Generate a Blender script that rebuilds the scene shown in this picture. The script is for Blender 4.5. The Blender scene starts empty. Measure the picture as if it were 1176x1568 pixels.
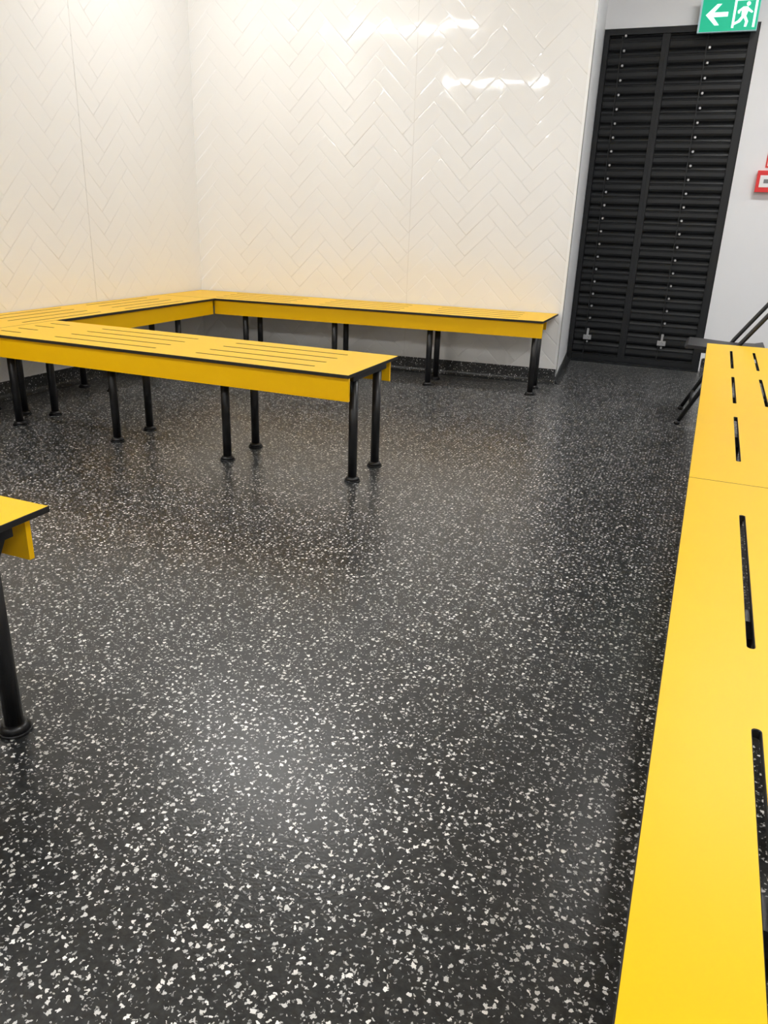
import bpy, bmesh, math, random
from mathutils import Vector, Matrix
B=0.46
random.seed(3)
H=3.02; XR=3.0; YB=-4.6
f_px,pitch,yaw,roll,hc=1170.58,.3687,.3811,-.0364,1.0086
ta=.0942
W0,F0=5.0373,4.544
def wy(x): return W0+ta*(x+2)
def fy(x): return F0+ta*(x+2)
XL,XE,D0,G,FE=-3.4755,-.8681,6.2423,-3.0522,-.89
P0,P1,PE=2.5392,3.037,-1.1771; RB,RE,RS=.0236,4.3043,.1356; N1,NE=1.0446,-1.1228
DXL,DXR,DT=-.9852,.0057,2.2674
FZ=.3581
sc=bpy.context.scene
try:
    sc.view_settings.view_transform='Standard'; sc.view_settings.look='None'
except Exception: pass

# ---------------- node helpers ----------------
class N:
    def __init__(s,name):
        s.m=bpy.data.materials.new(name); s.m.use_nodes=True; s.t=s.m.node_tree; s.b=s.t.nodes['Principled BSDF']
    def node(s,typ,**k):
        n=s.t.nodes.new(typ)
        for a,b in k.items(): setattr(n,a,b)
        return n
    def put(s,sock,v):
        if isinstance(v,bpy.types.NodeSocket): s.t.links.new(v,sock)
        else: sock.default_value=v
    def math(s,op,a,b=0.0,c=None):
        n=s.node('ShaderNodeMath',operation=op); s.put(n.inputs[0],a); s.put(n.inputs[1],b)
        if c is not None: s.put(n.inputs[2],c)
        return n.outputs[0]
    def mrange(s,v,a,b,c=0.,d=1.,smooth=False):
        n=s.node('ShaderNodeMapRange'); 
        if smooth: n.interpolation_type='SMOOTHSTEP'
        s.put(n.inputs[0],v)
        for i,q in enumerate((a,b,c,d)): n.inputs[i+1].default_value=q
        return n.outputs[0]
    def mix(s,f,a,b):
        n=s.node('ShaderNodeMix',data_type='RGBA'); s.put(n.inputs[0],f)
        s.put(n.inputs[6],a if isinstance(a,bpy.types.NodeSocket) else (*a,1)); s.put(n.inputs[7],b if isinstance(b,bpy.types.NodeSocket) else (*b,1))
        return n.outputs[2]
    def coord(s): return s.node('ShaderNodeTexCoord').outputs['Object']
    def noise(s,vec,scale,detail=2.,rough=.5):
        n=s.node('ShaderNodeTexNoise'); s.put(n.inputs['Vector'],vec); n.inputs['Scale'].default_value=scale; n.inputs['Detail'].default_value=detail; n.inputs['Roughness'].default_value=rough
        return n
    def bump(s,h,strength,dist,normal=None):
        n=s.node('ShaderNodeBump'); s.put(n.inputs['Height'],h); n.inputs['Strength'].default_value=strength; n.inputs['Distance'].default_value=dist
        if normal is not None: s.put(n.inputs['Normal'],normal)
        return n.outputs[0]
def simple(name,col,rough=.5,metal=0.,bumpscale=None,bs=.1,var=.06,spec=.5):
    k=N(name); co=k.coord(); nz=k.noise(co,14.,2.)
    lo=tuple(c*(1-var) for c in col); hi=tuple(min(1,c*(1+var)) for c in col)
    k.put(k.b.inputs['Base Color'],k.mix(nz.outputs[0],lo,hi))
    k.b.inputs['Roughness'].default_value=rough; k.b.inputs['Metallic'].default_value=metal
    k.b.inputs['Specular IOR Level'].default_value=spec
    if bumpscale:
        n2=k.noise(co,bumpscale,1.); k.put(k.b.inputs['Normal'],k.bump(n2.outputs[0],bs,.001))
    return k.m
def emis(name,col,st):
    k=N(name); k.b.inputs['Base Color'].default_value=(*col,1); k.b.inputs['Emission Color'].default_value=(*col,1); k.b.inputs['Emission Strength'].default_value=st
    return k.m
YEL=simple('yellow_laminate',(.84,.50,.0),.40,0,None,.08,.015,.28)
YELF=simple('yellow_fascia',(.86,.48,.0),.42,0,None,.08,.02,.3)
CORE=simple('black_laminate_core',(.012,.012,.012),.45)
BLK=simple('black_powdercoat',(.010,.010,.011),.35,0,250.,.2)
CEIL=simple('ceiling_white',(.82,.82,.81),.8)
PLAIN=simple('white_paint',(.82,.825,.84),.45,0,None,.05,.01)
SEAM=simple('panel_joint_grey',(.68,.67,.65),.4)
DOORM=simple('door_black_metal',(.010,.011,.0125),.36,.0,90.,.1,.06,.38)
STEEL=simple('zinc_steel',(.55,.55,.56),.35,1.)
RED=simple('alarm_red',(.75,.03,.03),.35)
WHT=simple('white_plastic',(.85,.85,.85),.35)
GRY=simple('grey_plastic',(.2,.2,.2),.4)
SEATM=simple('chair_black_plastic',(.02,.02,.022),.45)
LED=emis('led_diffuser',(1.,.995,.985),108.)
LED2=emis('led_diffuser_dim',(1.,.99,.97),28.)
SGREEN=emis('sign_green',(.0,.34,.19),.8)
SWHITE=emis('sign_white',(.75,1.,.92),.8)
SEDGE=simple('sign_edge_acrylic',(.55,.78,.85),.2)

def wallmat():
    k=N('gloss_white_cladding'); co=k.coord()
    nz=k.noise(co,6.,1.,.4)
    k.put(k.b.inputs['Coat Normal'],k.bump(nz.outputs[0],1.,.0014))
    k.put(k.b.inputs['Base Color'],k.mix(k.noise(co,1.2,1.).outputs[0],(.84,.834,.818),(.855,.85,.836)))
    k.b.inputs['Roughness'].default_value=.5; k.b.inputs['Specular IOR Level'].default_value=0.
    k.b.inputs['Coat Weight'].default_value=1.; k.b.inputs['Coat Roughness'].default_value=.05; k.b.inputs['Coat IOR'].default_value=1.75
    return k.m
WALLM=wallmat()

def floormat(name='terrazzo_fleck_vinyl',dim='2D'):
    k=N(name); co=k.coord()
    wn=k.noise(co,125.,2.,.6)
    off=k.node('ShaderNodeVectorMath',operation='SUBTRACT'); k.put(off.inputs[0],wn.outputs['Color']); off.inputs[1].default_value=(.5,.5,.5)
    sc_=k.node('ShaderNodeVectorMath',operation='SCALE'); k.put(sc_.inputs[0],off.outputs[0]); sc_.inputs[3].default_value=.015
    ad=k.node('ShaderNodeVectorMath',operation='ADD'); k.put(ad.inputs[0],co); k.put(ad.inputs[1],sc_.outputs[0]); vec=ad.outputs[0]
    def layer(scale,keep,rmin,rmax):
        v=k.node('ShaderNodeTexVoronoi',voronoi_dimensions=dim); k.put(v.inputs['Vector'],vec); v.inputs['Scale'].default_value=scale
        s=k.node('ShaderNodeSeparateColor'); k.put(s.inputs[0],v.outputs['Color'])
        rad=k.mrange(s.outputs[1],0.,1.,rmin,rmax)
        on=k.math('LESS_THAN',s.outputs[0],keep)
        inside=k.math('LESS_THAN',v.outputs['Distance'],rad)
        return k.math('MULTIPLY',on,inside), s.outputs[2]
    f1,b1=layer(80.,.50,.10,.31)
    f2,b2=layer(155.,.40,.12,.33)
    mot=k.noise(co,70.,3.,.7)
    base=k.mix(k.mrange(mot.outputs[0],.3,.7),(.009,.010,.011),(.031,.033,.034))
    fc2=k.mix(b2,(.13,.135,.135),(.56,.56,.54)); fc1=k.mix(b1,(.45,.45,.44),(.93,.92,.89))
    c=k.mix(f2,base,fc2); c=k.mix(f1,c,fc1)
    k.put(k.b.inputs['Base Color'],c)
    k.b.inputs['Roughness'].default_value=.275
    bn=k.noise(co,170.,1.)
    k.put(k.b.inputs['Normal'],k.bump(bn.outputs[0],.3,.0012))
    return k.m
FLR=floormat(); COVE=floormat('terrazzo_fleck_cove','3D')

# ---------------- mesh helpers ----------------
class MB:
    def __init__(s): s.bm=bmesh.new(); s.mats=[]
    def mi(s,m):
        if m not in s.mats: s.mats.append(m)
        return s.mats.index(m)
    def face(s,vs,m,smooth=False):
        try: f=s.bm.faces.new(vs)
        except ValueError: return
        f.material_index=s.mi(m); f.smooth=smooth
    def prism(s,pts,vec,m,mcap=None):
        vec=Vector(vec); a=[s.bm.verts.new(Vector(p)) for p in pts]; b=[s.bm.verts.new(Vector(p)+vec) for p in pts]
        s.face(a[::-1],mcap or m); s.face(b,mcap or m); n=len(a)
        for i in range(n): s.face((a[i],a[(i+1)%n],b[(i+1)%n],b[i]),m)
    def box(s,x0,x1,y0,y1,z0,z1,m):
        s.prism([(x0,y0,z0),(x1,y0,z0),(x1,y1,z0),(x0,y1,z0)],(0,0,z1-z0),m)
    def cyl(s,p0,p1,r0,m,r1=None,n=20):
        p0=Vector(p0); p1=Vector(p1); r1=r0 if r1 is None else r1
        d=(p1-p0).normalized(); u=d.orthogonal().normalized(); w=d.cross(u)
        A=[];Bv=[]
        for i in range(n):
            t=2*math.pi*i/n; o=u*math.cos(t)+w*math.sin(t)
            A.append(s.bm.verts.new(p0+o*r0)); Bv.append(s.bm.verts.new(p1+o*r1))
        s.face(A[::-1],m); s.face(Bv,m)
        for i in range(n): s.face((A[i],A[(i+1)%n],Bv[(i+1)%n],Bv[i]),m,True)
    def tube(s,pts,r,m,n=12):
        pts=[Vector(p) for p in pts]; rings=[]
        ref=None
        for i,p in enumerate(pts):
            d=((pts[min(i+1,len(pts)-1)]-pts[max(i-1,0)])).normalized()
            u=d.orthogonal().normalized() if ref is None else (ref-d*ref.dot(d)).normalized()
            ref=u; w=d.cross(u)
            rings.append([s.bm.verts.new(p+(u*math.cos(2*math.pi*k/n)+w*math.sin(2*math.pi*k/n))*r) for k in range(n)])
        s.face(rings[0][::-1],m); s.face(rings[-1],m)
        for a,b in zip(rings,rings[1:]):
            for k in range(n): s.face((a[k],a[(k+1)%n],b[(k+1)%n],b[k]),m,True)
    def addmesh(s,me,mtop,mside):
        n0=len(s.bm.faces); s.bm.from_mesh(me); s.bm.faces.ensure_lookup_table()
        a,b=s.mi(mtop),s.mi(mside)
        for f in s.bm.faces[n0:]:
            f.normal_update(); f.material_index=a if abs(f.normal.z)>.9 else b; f.smooth=False
    def obj(s,name,loc=(0,0,0),rotz=0.,bevel=0.,recalc=True):
        if recalc: bmesh.ops.recalc_face_normals(s.bm,faces=s.bm.faces)
        me=bpy.data.meshes.new(name)
        s.bm.to_mesh(me); s.bm.free()
        for m in s.mats: me.materials.append(m)
        o=bpy.data.objects.new(name,me); bpy.context.collection.objects.link(o); o.location=loc; o.rotation_euler=(0,0,rotz)
        if bevel:
            bv=o.modifiers.new('bevel','BEVEL'); bv.width=bevel; bv.segments=2; bv.limit_method='ANGLE'; bv.angle_limit=math.radians(50)
        return o

def slotted_board(poly,slots,z0,z1):
    cu=bpy.data.curves.new('tmp','CURVE'); cu.dimensions='2D'; cu.fill_mode='BOTH'; cu.extrude=(z1-z0)/2-.001; cu.bevel_depth=.001; cu.bevel_resolution=0; cu.offset=-.001
    def spl(pts):
        s=cu.splines.new('POLY'); s.points.add(len(pts)-1)
        for i,p in enumerate(pts): s.points[i].co=(p[0],p[1],0,1)
        s.use_cyclic_u=True
    spl(poly)
    for cx,cy,dx,dy,L,w in slots:
        d=Vector((dx,dy)).normalized(); n=Vector((-d.y,d.x)); c=Vector((cx,cy)); r=w/2; pts=[]
        for k in range(7):
            t=-math.pi/2+math.pi*k/6; pts.append(c+d*(L/2-r)+d*math.cos(t)*r+n*math.sin(t)*r)
        for k in range(7):
            t=math.pi/2+math.pi*k/6; pts.append(c-d*(L/2-r)+d*math.cos(t)*r+n*math.sin(t)*r)
        spl([tuple(p) for p in pts])
    o=bpy.data.objects.new('tmp',cu); bpy.context.collection.objects.link(o); o.location=(0,0,(z0+z1)/2)
    bpy.context.view_layer.update()
    dg=bpy.context.evaluated_depsgraph_get()
    me=bpy.data.meshes.new_from_object(o.evaluated_get(dg)); me.transform(o.matrix_world)
    bpy.data.objects.remove(o)
    return me
TZ0=B-.013
def leg(mb,x,y,top=TZ0-.03):
    mb.cyl((x,y,.0),(x,y,.006),.033,BLK,n=24)
    mb.cyl((x,y,.006),(x,y,.020),.031,BLK,.023,n=24)
    mb.cyl((x,y,.020),(x,y,top),.0185,BLK)
def bench(name,boards,fascias,legpairs):
    mb=MB()
    for poly,slots in boards: mb.addmesh(slotted_board(poly,slots,TZ0,B),YEL,CORE)
    for p0,p1,inn in fascias:
        p0=Vector((*p0,FZ)); p1=Vector((*p1,FZ)); t=Vector((*inn,0)).normalized()*.012
        mb.prism([p0,p1,p1+t,p0+t],(0,0,TZ0-FZ-.0005),YELF)
    for a,b in legpairs:
        leg(mb,*a); leg(mb,*b)
        va=Vector((*a,0)); vb=Vector((*b,0)); d=(vb-va).normalized(); n=Vector((-d.y,d.x,0))*.02
        e0=va-d*.048; e1=vb+d*.048; up=Vector((0,0,TZ0-.03))
        mb.prism([e0-n+up,e1-n+up,e1+n+up,e0+n+up],(0,0,.0295),BLK)
        for q,sg in ((va,-1),(vb,1)):
            g=[q+d*sg*.015+Vector((0,0,TZ0-.09)),q+d*sg*.046+Vector((0,0,TZ0-.035)),q+d*sg*.046+up,q+d*sg*.015+up]
            g=[p-n*.1 for p in g]
            mb.prism(g,n*.2,BLK)
    return mb.obj(name)
SW=.010
def rowslots(ax,rows,start,end,L=.55,gap=.2,marg=.16):
    out=[]; t=start+marg if start<end else start-marg; sg=1 if start<end else -1
    while True:
        t2=t+sg*L
        if (end-sg*.08-t2)*sg<0: break
        for r_ in rows:
            c=(t+t2)/2
            out.append((c,r_,1,0,L,SW) if ax=='x' else (r_,c,0,1,L,SW))
        t=t2+sg*gap
    return out

# ---------------- room ----------------
mb=MB(); mb.box(XL-.3,XR+.1,YB-.1,D0+.5,-.1,0,FLR); mb.obj('floor')
mb=MB(); mb.box(XL-.3,XR+.1,YB-.1,D0+.5,H,H+.1,CEIL); mb.obj('ceiling')
def herringbone(L,Ht,w=.092,n=3):
    """embossed tiles in local x/z, relief towards -y"""
    bm=bmesh.new(); s=w; r2=math.sqrt(.5)
    def to(p,q): return ((p-q)*s*r2,(p+q)*s*r2)
    rng=int((L+Ht)/(s*r2))+8
    rings=[(0.0004,.0),(.0020,.00050),(.0042,.00086),(.0072,.00106)]
    def tile(p0,p1,q0,q1):
        cu,cv=to((p0+p1)/2,(q0+q1)/2)
        if cu<-.25 or cu>L+.25 or cv<-.25 or cv>Ht+.25: return
        tx,tz=random.gauss(0,.0028),random.gauss(0,.0022)
        loops=[]
        for ins,dep in rings:
            k=ins/s; lp=[]
            for (p,q) in ((p0+k,q0+k),(p1-k,q0+k),(p1-k,q1-k),(p0+k,q1-k)):
                u,v=to(p,q); tilt=(u-cu)*tx+(v-cv)*tz if dep>0 else 0
                lp.append(bm.verts.new((u,-.0009-dep+tilt,v)))
            loops.append(lp)
        for a,b in zip(loops,loops[1:]):
            for i in range(4):
                f=bm.faces.new((a[i],a[(i+1)%4],b[(i+1)%4],b[i])); f.smooth=True
        bm.faces.new(loops[-1])
    for j in range(-rng,rng):
        for i in range(-rng,rng):
            if (i-j)%(2*n)==0: tile(i,i+n,j,j+1)
            if (i-j)%(2*n)==2*n-1: tile(i,i+1,j,j+n)
    for co,no in (((0,0,0),(-1,0,0)),((L,0,0),(1,0,0)),((0,0,.1),(0,0,-1)),((0,0,Ht),(0,0,1))):
        g=bm.verts[:]+bm.edges[:]+bm.faces[:]
        bmesh.ops.bisect_plane(bm,geom=g,plane_co=co,plane_no=no,clear_outer=True)
    for f in bm.faces:
        f.normal_update()
        if f.normal.y>0: f.normal_flip()
    return bm
def slab(name,p0,p1,m,thick=.1,z0=0.,z1=H,joints=(),tiles=False):
    p0=Vector(p0);p1=Vector(p1); d=p1-p0; L=d.length; mb=MB(); mb.box(0,L,0,thick,z0,z1,m)
    for j in joints: mb.box(j-.002,j+.002,-.0027,.0005,z0+.1,z1,SEAM)
    if tiles:
        bmesh.ops.recalc_face_normals(mb.bm,faces=mb.bm.faces)
        t=herringbone(L,z1); me=bpy.data.meshes.new('t'); t.to_mesh(me); t.free()
        mb.bm.from_mesh(me); bpy.data.meshes.remove(me)
        return mb.obj(name,(p0.x,p0.y,0),math.atan2(d.y,d.x),recalc=False)
    return mb.obj(name,(p0.x,p0.y,0),math.atan2(d.y,d.x))
S1=3.8059
slab('wall_left',(XL,YB),(XL,wy(XL)),WALLM,joints=[S1-YB-1.2*k for k in range(0,7)],tiles=True)
slab('wall_back',(XL,wy(XL)),(XE,wy(XE)),WALLM,joints=[1.57],tiles=True)
slab('wall_return',(XE,wy(XE)+.002),(DXL,D0),PLAIN)
slab('wall_front',(XR,YB),(XL,YB),PLAIN)
slab('wall_right',(XR,D0),(XR,YB),PLAIN)
mb=MB(); mb.box(DXL,DXR,D0,D0+.1,DT,H,PLAIN); mb.box(DXR,XR,D0,D0+.1,0,H,PLAIN); mb.box(DXL-.3,DXL,D0+.001,D0+.1,0,H,PLAIN); mb.obj('wall_door')
def cove(name,p0,p1,hh=.1):
    p0=Vector(p0);p1=Vector(p1); d=p1-p0; L=d.length; r=.035
    prof=[(0,0),(-.004-r,0)]+[(-.004-r+r*math.sin(t),r-r*math.cos(t)) for t in [math.pi/2*k/8 for k in range(1,9)]]+[(-.004,hh),(0,hh)]
    mb=MB(); mb.prism([(0,y,z) for y,z in prof],(L,0,0),COVE)
    return mb.obj(name,(p0.x,p0.y,.0),math.atan2(d.y,d.x))
cove('baseboard_left',(XL,YB),(XL,wy(XL)))
cove('baseboard_back',(XL,wy(XL)),(XE,wy(XE)))
cove('baseboard_return',(XE,wy(XE)),(DXL,D0),.05)
cove('baseboard_door',(DXR+.01,D0),(XR,D0))
cove('baseboard_right',(XR,D0),(XR,YB))
cove('baseboard_front',(XR,YB),(XL,YB))
a=math.atan(ta)
mb=MB(); mb.box(-.014,.002,-.0035,.0,.1,H,WHT); mb.obj('trim_1',(XE,wy(XE),0),a)

# ---------------- benches ----------------
def off(p,n,d): return (p[0]+n[0]*d,p[1]+n[1]*d)
SP=.10
xa,xb=XL+.008,FE; wb=W0-F0-.012
n_=(-math.sin(a),math.cos(a)); t_=(math.cos(a),math.sin(a))
FW=wb*math.cos(a)
poly=[(xa,fy(xa)),(xb,fy(xb)),(xb,fy(xb)+wb),(xa,fy(xa)+wb)]
sl=[]; s_=.16; Ltot=(xb-xa)/math.cos(a)
nr=4; m0=(FW-(nr-1)*SP)/2
while s_+.55<Ltot-.3:
    for k in range(nr):
        c_=(xb-t_[0]*(s_+.275)+n_[0]*(m0+k*SP), fy(xb)-t_[1]*(s_+.275)+n_[1]*(m0+k*SP)); sl.append((c_[0],c_[1],t_[0],t_[1],.55,SW))
    s_+=.75
lp=[(off((x_,fy(x_)),n_,.075),off((x_,fy(x_)),n_,.295)) for x_ in (FE-.045,FE-.70,FE-1.34,FE-1.98)]
bench('changing_room_bench',[(poly,sl)],[(off((G-.01,fy(G-.01)),n_,.01),off((xb,fy(xb)),n_,.01),n_),(off((xb-.02,fy(xb)),n_,FW-.05),off((xa+.06,fy(xa)),n_,FW-.05),n_)],lp)
xg=G; x0=XL+.008; ys=-2.4
poly=[(x0,ys),(xg,ys),(xg,fy(xg)-.003),(x0,fy(x0)-.003)]
ml=(xg-x0-3*.095)/2
sl=rowslots('y',[x0+ml+.095*k for k in range(4)],fy(xg)-.1,ys)
lp=[((xg-.09,y_),(xg-.30,y_)) for y_ in (4.15,3.5,2.85,2.2,1.55,.9,.25,-.4,-1.05,-1.7,-2.3)]
bench('changing_room_bench',[(poly,sl)],[((xg-.022,ys),(xg-.022,fy(xg)-.012),(1,0))],lp)
def pen(y0,y1,xe):
    W=y1-y0; m=(W-3*SP)/2
    poly=[(xg+.003,y0),(xe,y0),(xe,y1),(xg+.003,y1)]
    sl=rowslots('x',[y0+m+SP*k for k in range(4)],xe,xg,marg=.19)
    for k in range(4):
        sl.append((xe-1.69-.06,y0+m+SP*k,1,0,.12,SW))
    lp=[((xe-.045-.595*k,y0+.149),(xe-.045-.595*k,y0+.379)) for k in range(4) if xe-.045-.595*k>xg+.035]
    bench('changing_room_bench',[(poly,sl)],[((xg+.005,y0+.01),(xe-.004,y0+.01),(0,1)),((xg+.005,y1-.045),(xe-.02,y1-.045),(0,1))],lp)
pen(P0,P1,PE); pen(N1-(P1-P0),N1,NE)
RW=.43; ym=1.865
rows=[RS+SP*k for k in range(3)]
bA=[(RB,ym+.0005),(RB+RW,ym+.0005),(RB+RW,RE),(RB,RE)]; bB=[(RB,-.6),(RB+RW,-.6),(RB+RW,ym-.0005),(RB,ym-.0005)]
sA=rowslots('y',rows,RE,ym,marg=.22,L=.53,gap=.215); sB=rowslots('y',rows,ym,-.6,marg=.221,L=.577,gap=.2)
lp=[((RB+.11,y_),(RB+.32,y_)) for y_ in (4.2,3.6,3.0,2.4,1.8,1.2,.6,0.,-.5)]
bench('changing_room_bench',[(bA,sA),(bB,sB)],[((RB+.012,-.6),(RB+.012,RE-.004),(1,0)),((RB+RW-.024,-.6),(RB+RW-.024,RE-.004),(1,0))],lp)

# ---------------- door ----------------
mb=MB(); x0,x1=DXL+.004,DXR-.004; zt=DT-.004; yf=D0-.005
mb.box(x0,x1,yf+.036,yf+.085,.002,zt,DOORM)
for s0,s1 in ((x0,x0+.035),(x1-.05,x1)): mb.box(s0,s1,yf,yf+.036,.002,zt,DOORM)
mb.box(x0+.035,x1-.05,yf,yf+.036,zt-.035,zt,DOORM); mb.box(x0+.035,x1-.05,yf+.01,yf+.036,.002,.05,DOORM)
xm=x0+(x1-x0)*.42
mb.box(xm-.025,xm+.025,yf+.010,yf+.036,.05,zt-.035,DOORM)
mb.box(xm-.003,xm+.003,yf+.004,yf+.012,.05,zt-.035,DOORM)
nr_=24; zz0,zz1=.06,zt-.04; pt=(zz1-zz0)/nr_
for (a0,a1,sf) in ((x0+.037,xm-.027,.30),(xm+.027,x1-.052,.52)):
    xs=a0+(a1-a0)*sf
    for k in range(nr_):
        z=zz0+pt*k
        prof=[(yf+.0358,z),(yf+.030,z+pt*.04),(yf+.021,z+pt*.14),(yf+.017,z+pt*.28),(yf+.018,z+pt*.55),(yf+.024,z+pt*.61),(yf+.024,z+pt*.66),(yf+.019,z+pt*.72),(yf+.022,z+pt*.86),(yf+.030,z+pt*.96),(yf+.0358,z+pt*.995)]
        mb.prism([(a0,y_,z_) for y_,z_ in prof],(a1-a0,0,0),DOORM)
        zc_=z+pt*.99
        mb.box(xs-.010,xs+.010,yf+.010,yf+.03,zc_-.010,zc_+.010,DOORM)
        mb.cyl((xs+.003,yf+.011,zc_),(xs+.003,yf-.003,zc_),.0075,STEEL,n=10)
    mb.box(xs-.024,xs-.016,yf+.010,yf+.024,.05,zt-.04,DOORM)
    mb.box(xs-.03,xs+.03,yf-.004,yf+.014,.165,.20,STEEL); mb.cyl((xs,yf-.004,.182),(xs,yf-.03,.182),.012,STEEL,n=14)
    mb.box(xs-.008,xs+.008,yf-.004,yf+.01,.20,.25,STEEL)
mb.obj('door_1')
mb=MB(); mb.box(DXL+.05,DXR,D0-.06,D0-.008,.0005,.012,DOORM); mb.obj('trim_2')

# ---------------- exit sign ----------------
mb=MB(); sx0,sx1,sz0,sz1=-.375,-.015,DT-.065,DT+.13; sy=D0-.09
mb.box(sx0,sx1,sy,sy+.03,sz0,sz1,SEDGE)
mb.box(sx0+.012,sx1-.004,sy-.002,sy,sz0+.004,sz1-.004,SGREEN)
def flat(pts,m=SWHITE,y=sy-.004):
    mb.prism([(sx0+.012+p[0]*.344,y,sz0+.004+p[1]*.187) for p in pts],(0,.0015,0),m)
flat([(.08,.5),(.26,.82),(.34,.82),(.22,.57),(.47,.57),(.47,.43),(.22,.43),(.34,.18),(.26,.18)])
flat([(.56,.08),(.60,.08),(.60,.88),(.92,.88),(.92,.08),(.96,.08),(.96,.95),(.56,.95)])
cx_,cz_=.80,.78
flat([(cx_+.035*math.cos(t),cz_+.065*math.sin(t)) for t in [2*math.pi*k/14 for k in range(14)]],y=sy-.006)
flat([(.72,.70),(.80,.70),(.82,.62),(.79,.42),(.71,.40),(.70,.55)],y=sy-.0055)
flat([(.72,.70),(.63,.58),(.64,.50),(.67,.50),(.68,.57),(.74,.63)],y=sy-.005)
flat([(.80,.68),(.90,.54),(.88,.50),(.78,.60)],y=sy-.005)
flat([(.71,.42),(.66,.30),(.58,.22),(.60,.16),(.70,.24),(.77,.42)],y=sy-.005)
flat([(.74,.42),(.79,.42),(.84,.26),(.82,.10),(.78,.10),(.79,.25)],y=sy-.0045)
for xx in (sx0+.08,sx1-.08):
    mb.cyl((xx,sy+.015,sz1),(xx,sy+.015,H-.002),.004,STEEL,n=8)
mb.obj('exit_sign')

# ---------------- fire call point + notice ----------------
mb=MB(); fx0=.155; zc_=1.25
mb.box(fx0,fx0+.13,D0-.055,D0-.001,zc_,zc_+.135,RED)
mb.box(fx0+.02,fx0+.11,D0-.058,D0-.054,zc_+.03,zc_+.105,WHT); mb.box(fx0+.045,fx0+.085,D0-.060,D0-.057,zc_+.055,zc_+.08,GRY)
mb.obj('fire_alarm_call_point',bevel=.004)
mb=MB(); mb.box(fx0+.04,fx0+.19,D0-.006,D0-.001,zc_+.155,zc_+.265,RED)
mb.box(fx0+.05,fx0+.18,D0-.008,D0-.005,zc_+.165,zc_+.20,WHT); mb.box(fx0+.085,fx0+.145,D0-.008,D0-.005,zc_+.21,zc_+.255,WHT)
mb.obj('fire_notice_sign')

# ---------------- folding chair ----------------
mb=MB(); ya,yb=RE+.10,RE+.50; dz=-.02
for y_ in (ya,yb):
    mb.tube([(-.055,y_,.012),(.05,y_,.225),(.165,y_,.43),(.30,y_,.63),(.385,y_,.77),(.41,y_,.82)],.0115,BLK)
    yi=y_+(.022 if y_==ya else -.022)
    mb.tube([(.40,yi,.012),(.24,yi,.21),(.07,yi,.405)],.0105,BLK)
    mb.cyl((-.06,y_,.0),(-.05,y_,.02),.015,SEATM); mb.cyl((.405,yi,.0),(.397,yi,.02),.015,SEATM)
    mb.box(-.03,.30,yi-.006,yi+.006,.392,.41,BLK)
for x_,z_,i in ((-.005,.115,0),(.34,.09,1),(.41,.82,0)):
    mb.tube([(x_,ya+.02*i,z_),(x_,yb-.02*i,z_)],.009,BLK)
pr=[(-.075,.425),(-.085,.435),(-.07,.447),(.0,.444),(.15,.436),(.27,.440),(.31,.45),(.31,.438),(.27,.43),(.15,.424),(0,.43)]
mb.prism([(p[0],ya+.03,p[1]+dz) for p in pr],(0,yb-ya-.06,0),SEATM)
bp=[]
for k in range(9):
    t=k/8; bp.append((.345+.03*math.sin(math.pi*t),ya+(yb-ya)*t))
for k in range(8):
    a0,a1=bp[k],bp[k+1]
    mb.prism([(a0[0]-.006,a0[1],.69),(a1[0]-.006,a1[1],.69),(a1[0]+.006,a1[1],.69),(a0[0]+.006,a0[1],.69)],(.05,0,.13),SEATM)
mb.obj('folding_chair')

# ---------------- ceiling lights ----------------
for x_,y_,m_,hw in ((-2.71,.72,LED,.055),(1.5,.72,LED,.055),(-2.05,-2.93,LED,.055),(1.5,-2.93,LED,.055),(-2.45,4.0,LED2,.10),(.8,4.3,LED,.055)):
    mb=MB(); mb.box(-.74,.74,-hw-.02,hw+.02,-.05,-.001,WHT); mb.box(-.72,.72,-hw,hw,-.055,-.0502,m_)
    mb.obj('ceiling_light',(x_,y_,H))

# ---------------- camera ----------------
cam=bpy.data.cameras.new('camera'); co=bpy.data.objects.new('camera',cam); bpy.context.collection.objects.link(co)
cam.sensor_fit='HORIZONTAL'; cam.sensor_width=36; cam.lens=f_px/1176*36; cam.clip_start=.01
cp,sp_,cy,sy_=math.cos(pitch),math.sin(pitch),math.cos(yaw),math.sin(yaw)
ff=Vector((-sy_*cp,cy*cp,-sp_)); r0=Vector((cy,sy_,0)); d0=ff.cross(r0)
rr=math.cos(roll)*r0+math.sin(roll)*d0; dd=-math.sin(roll)*r0+math.cos(roll)*d0
co.matrix_world=Matrix(((rr.x,-dd.x,-ff.x,0),(rr.y,-dd.y,-ff.y,0),(rr.z,-dd.z,-ff.z,hc),(0,0,0,1)))
sc.camera=co
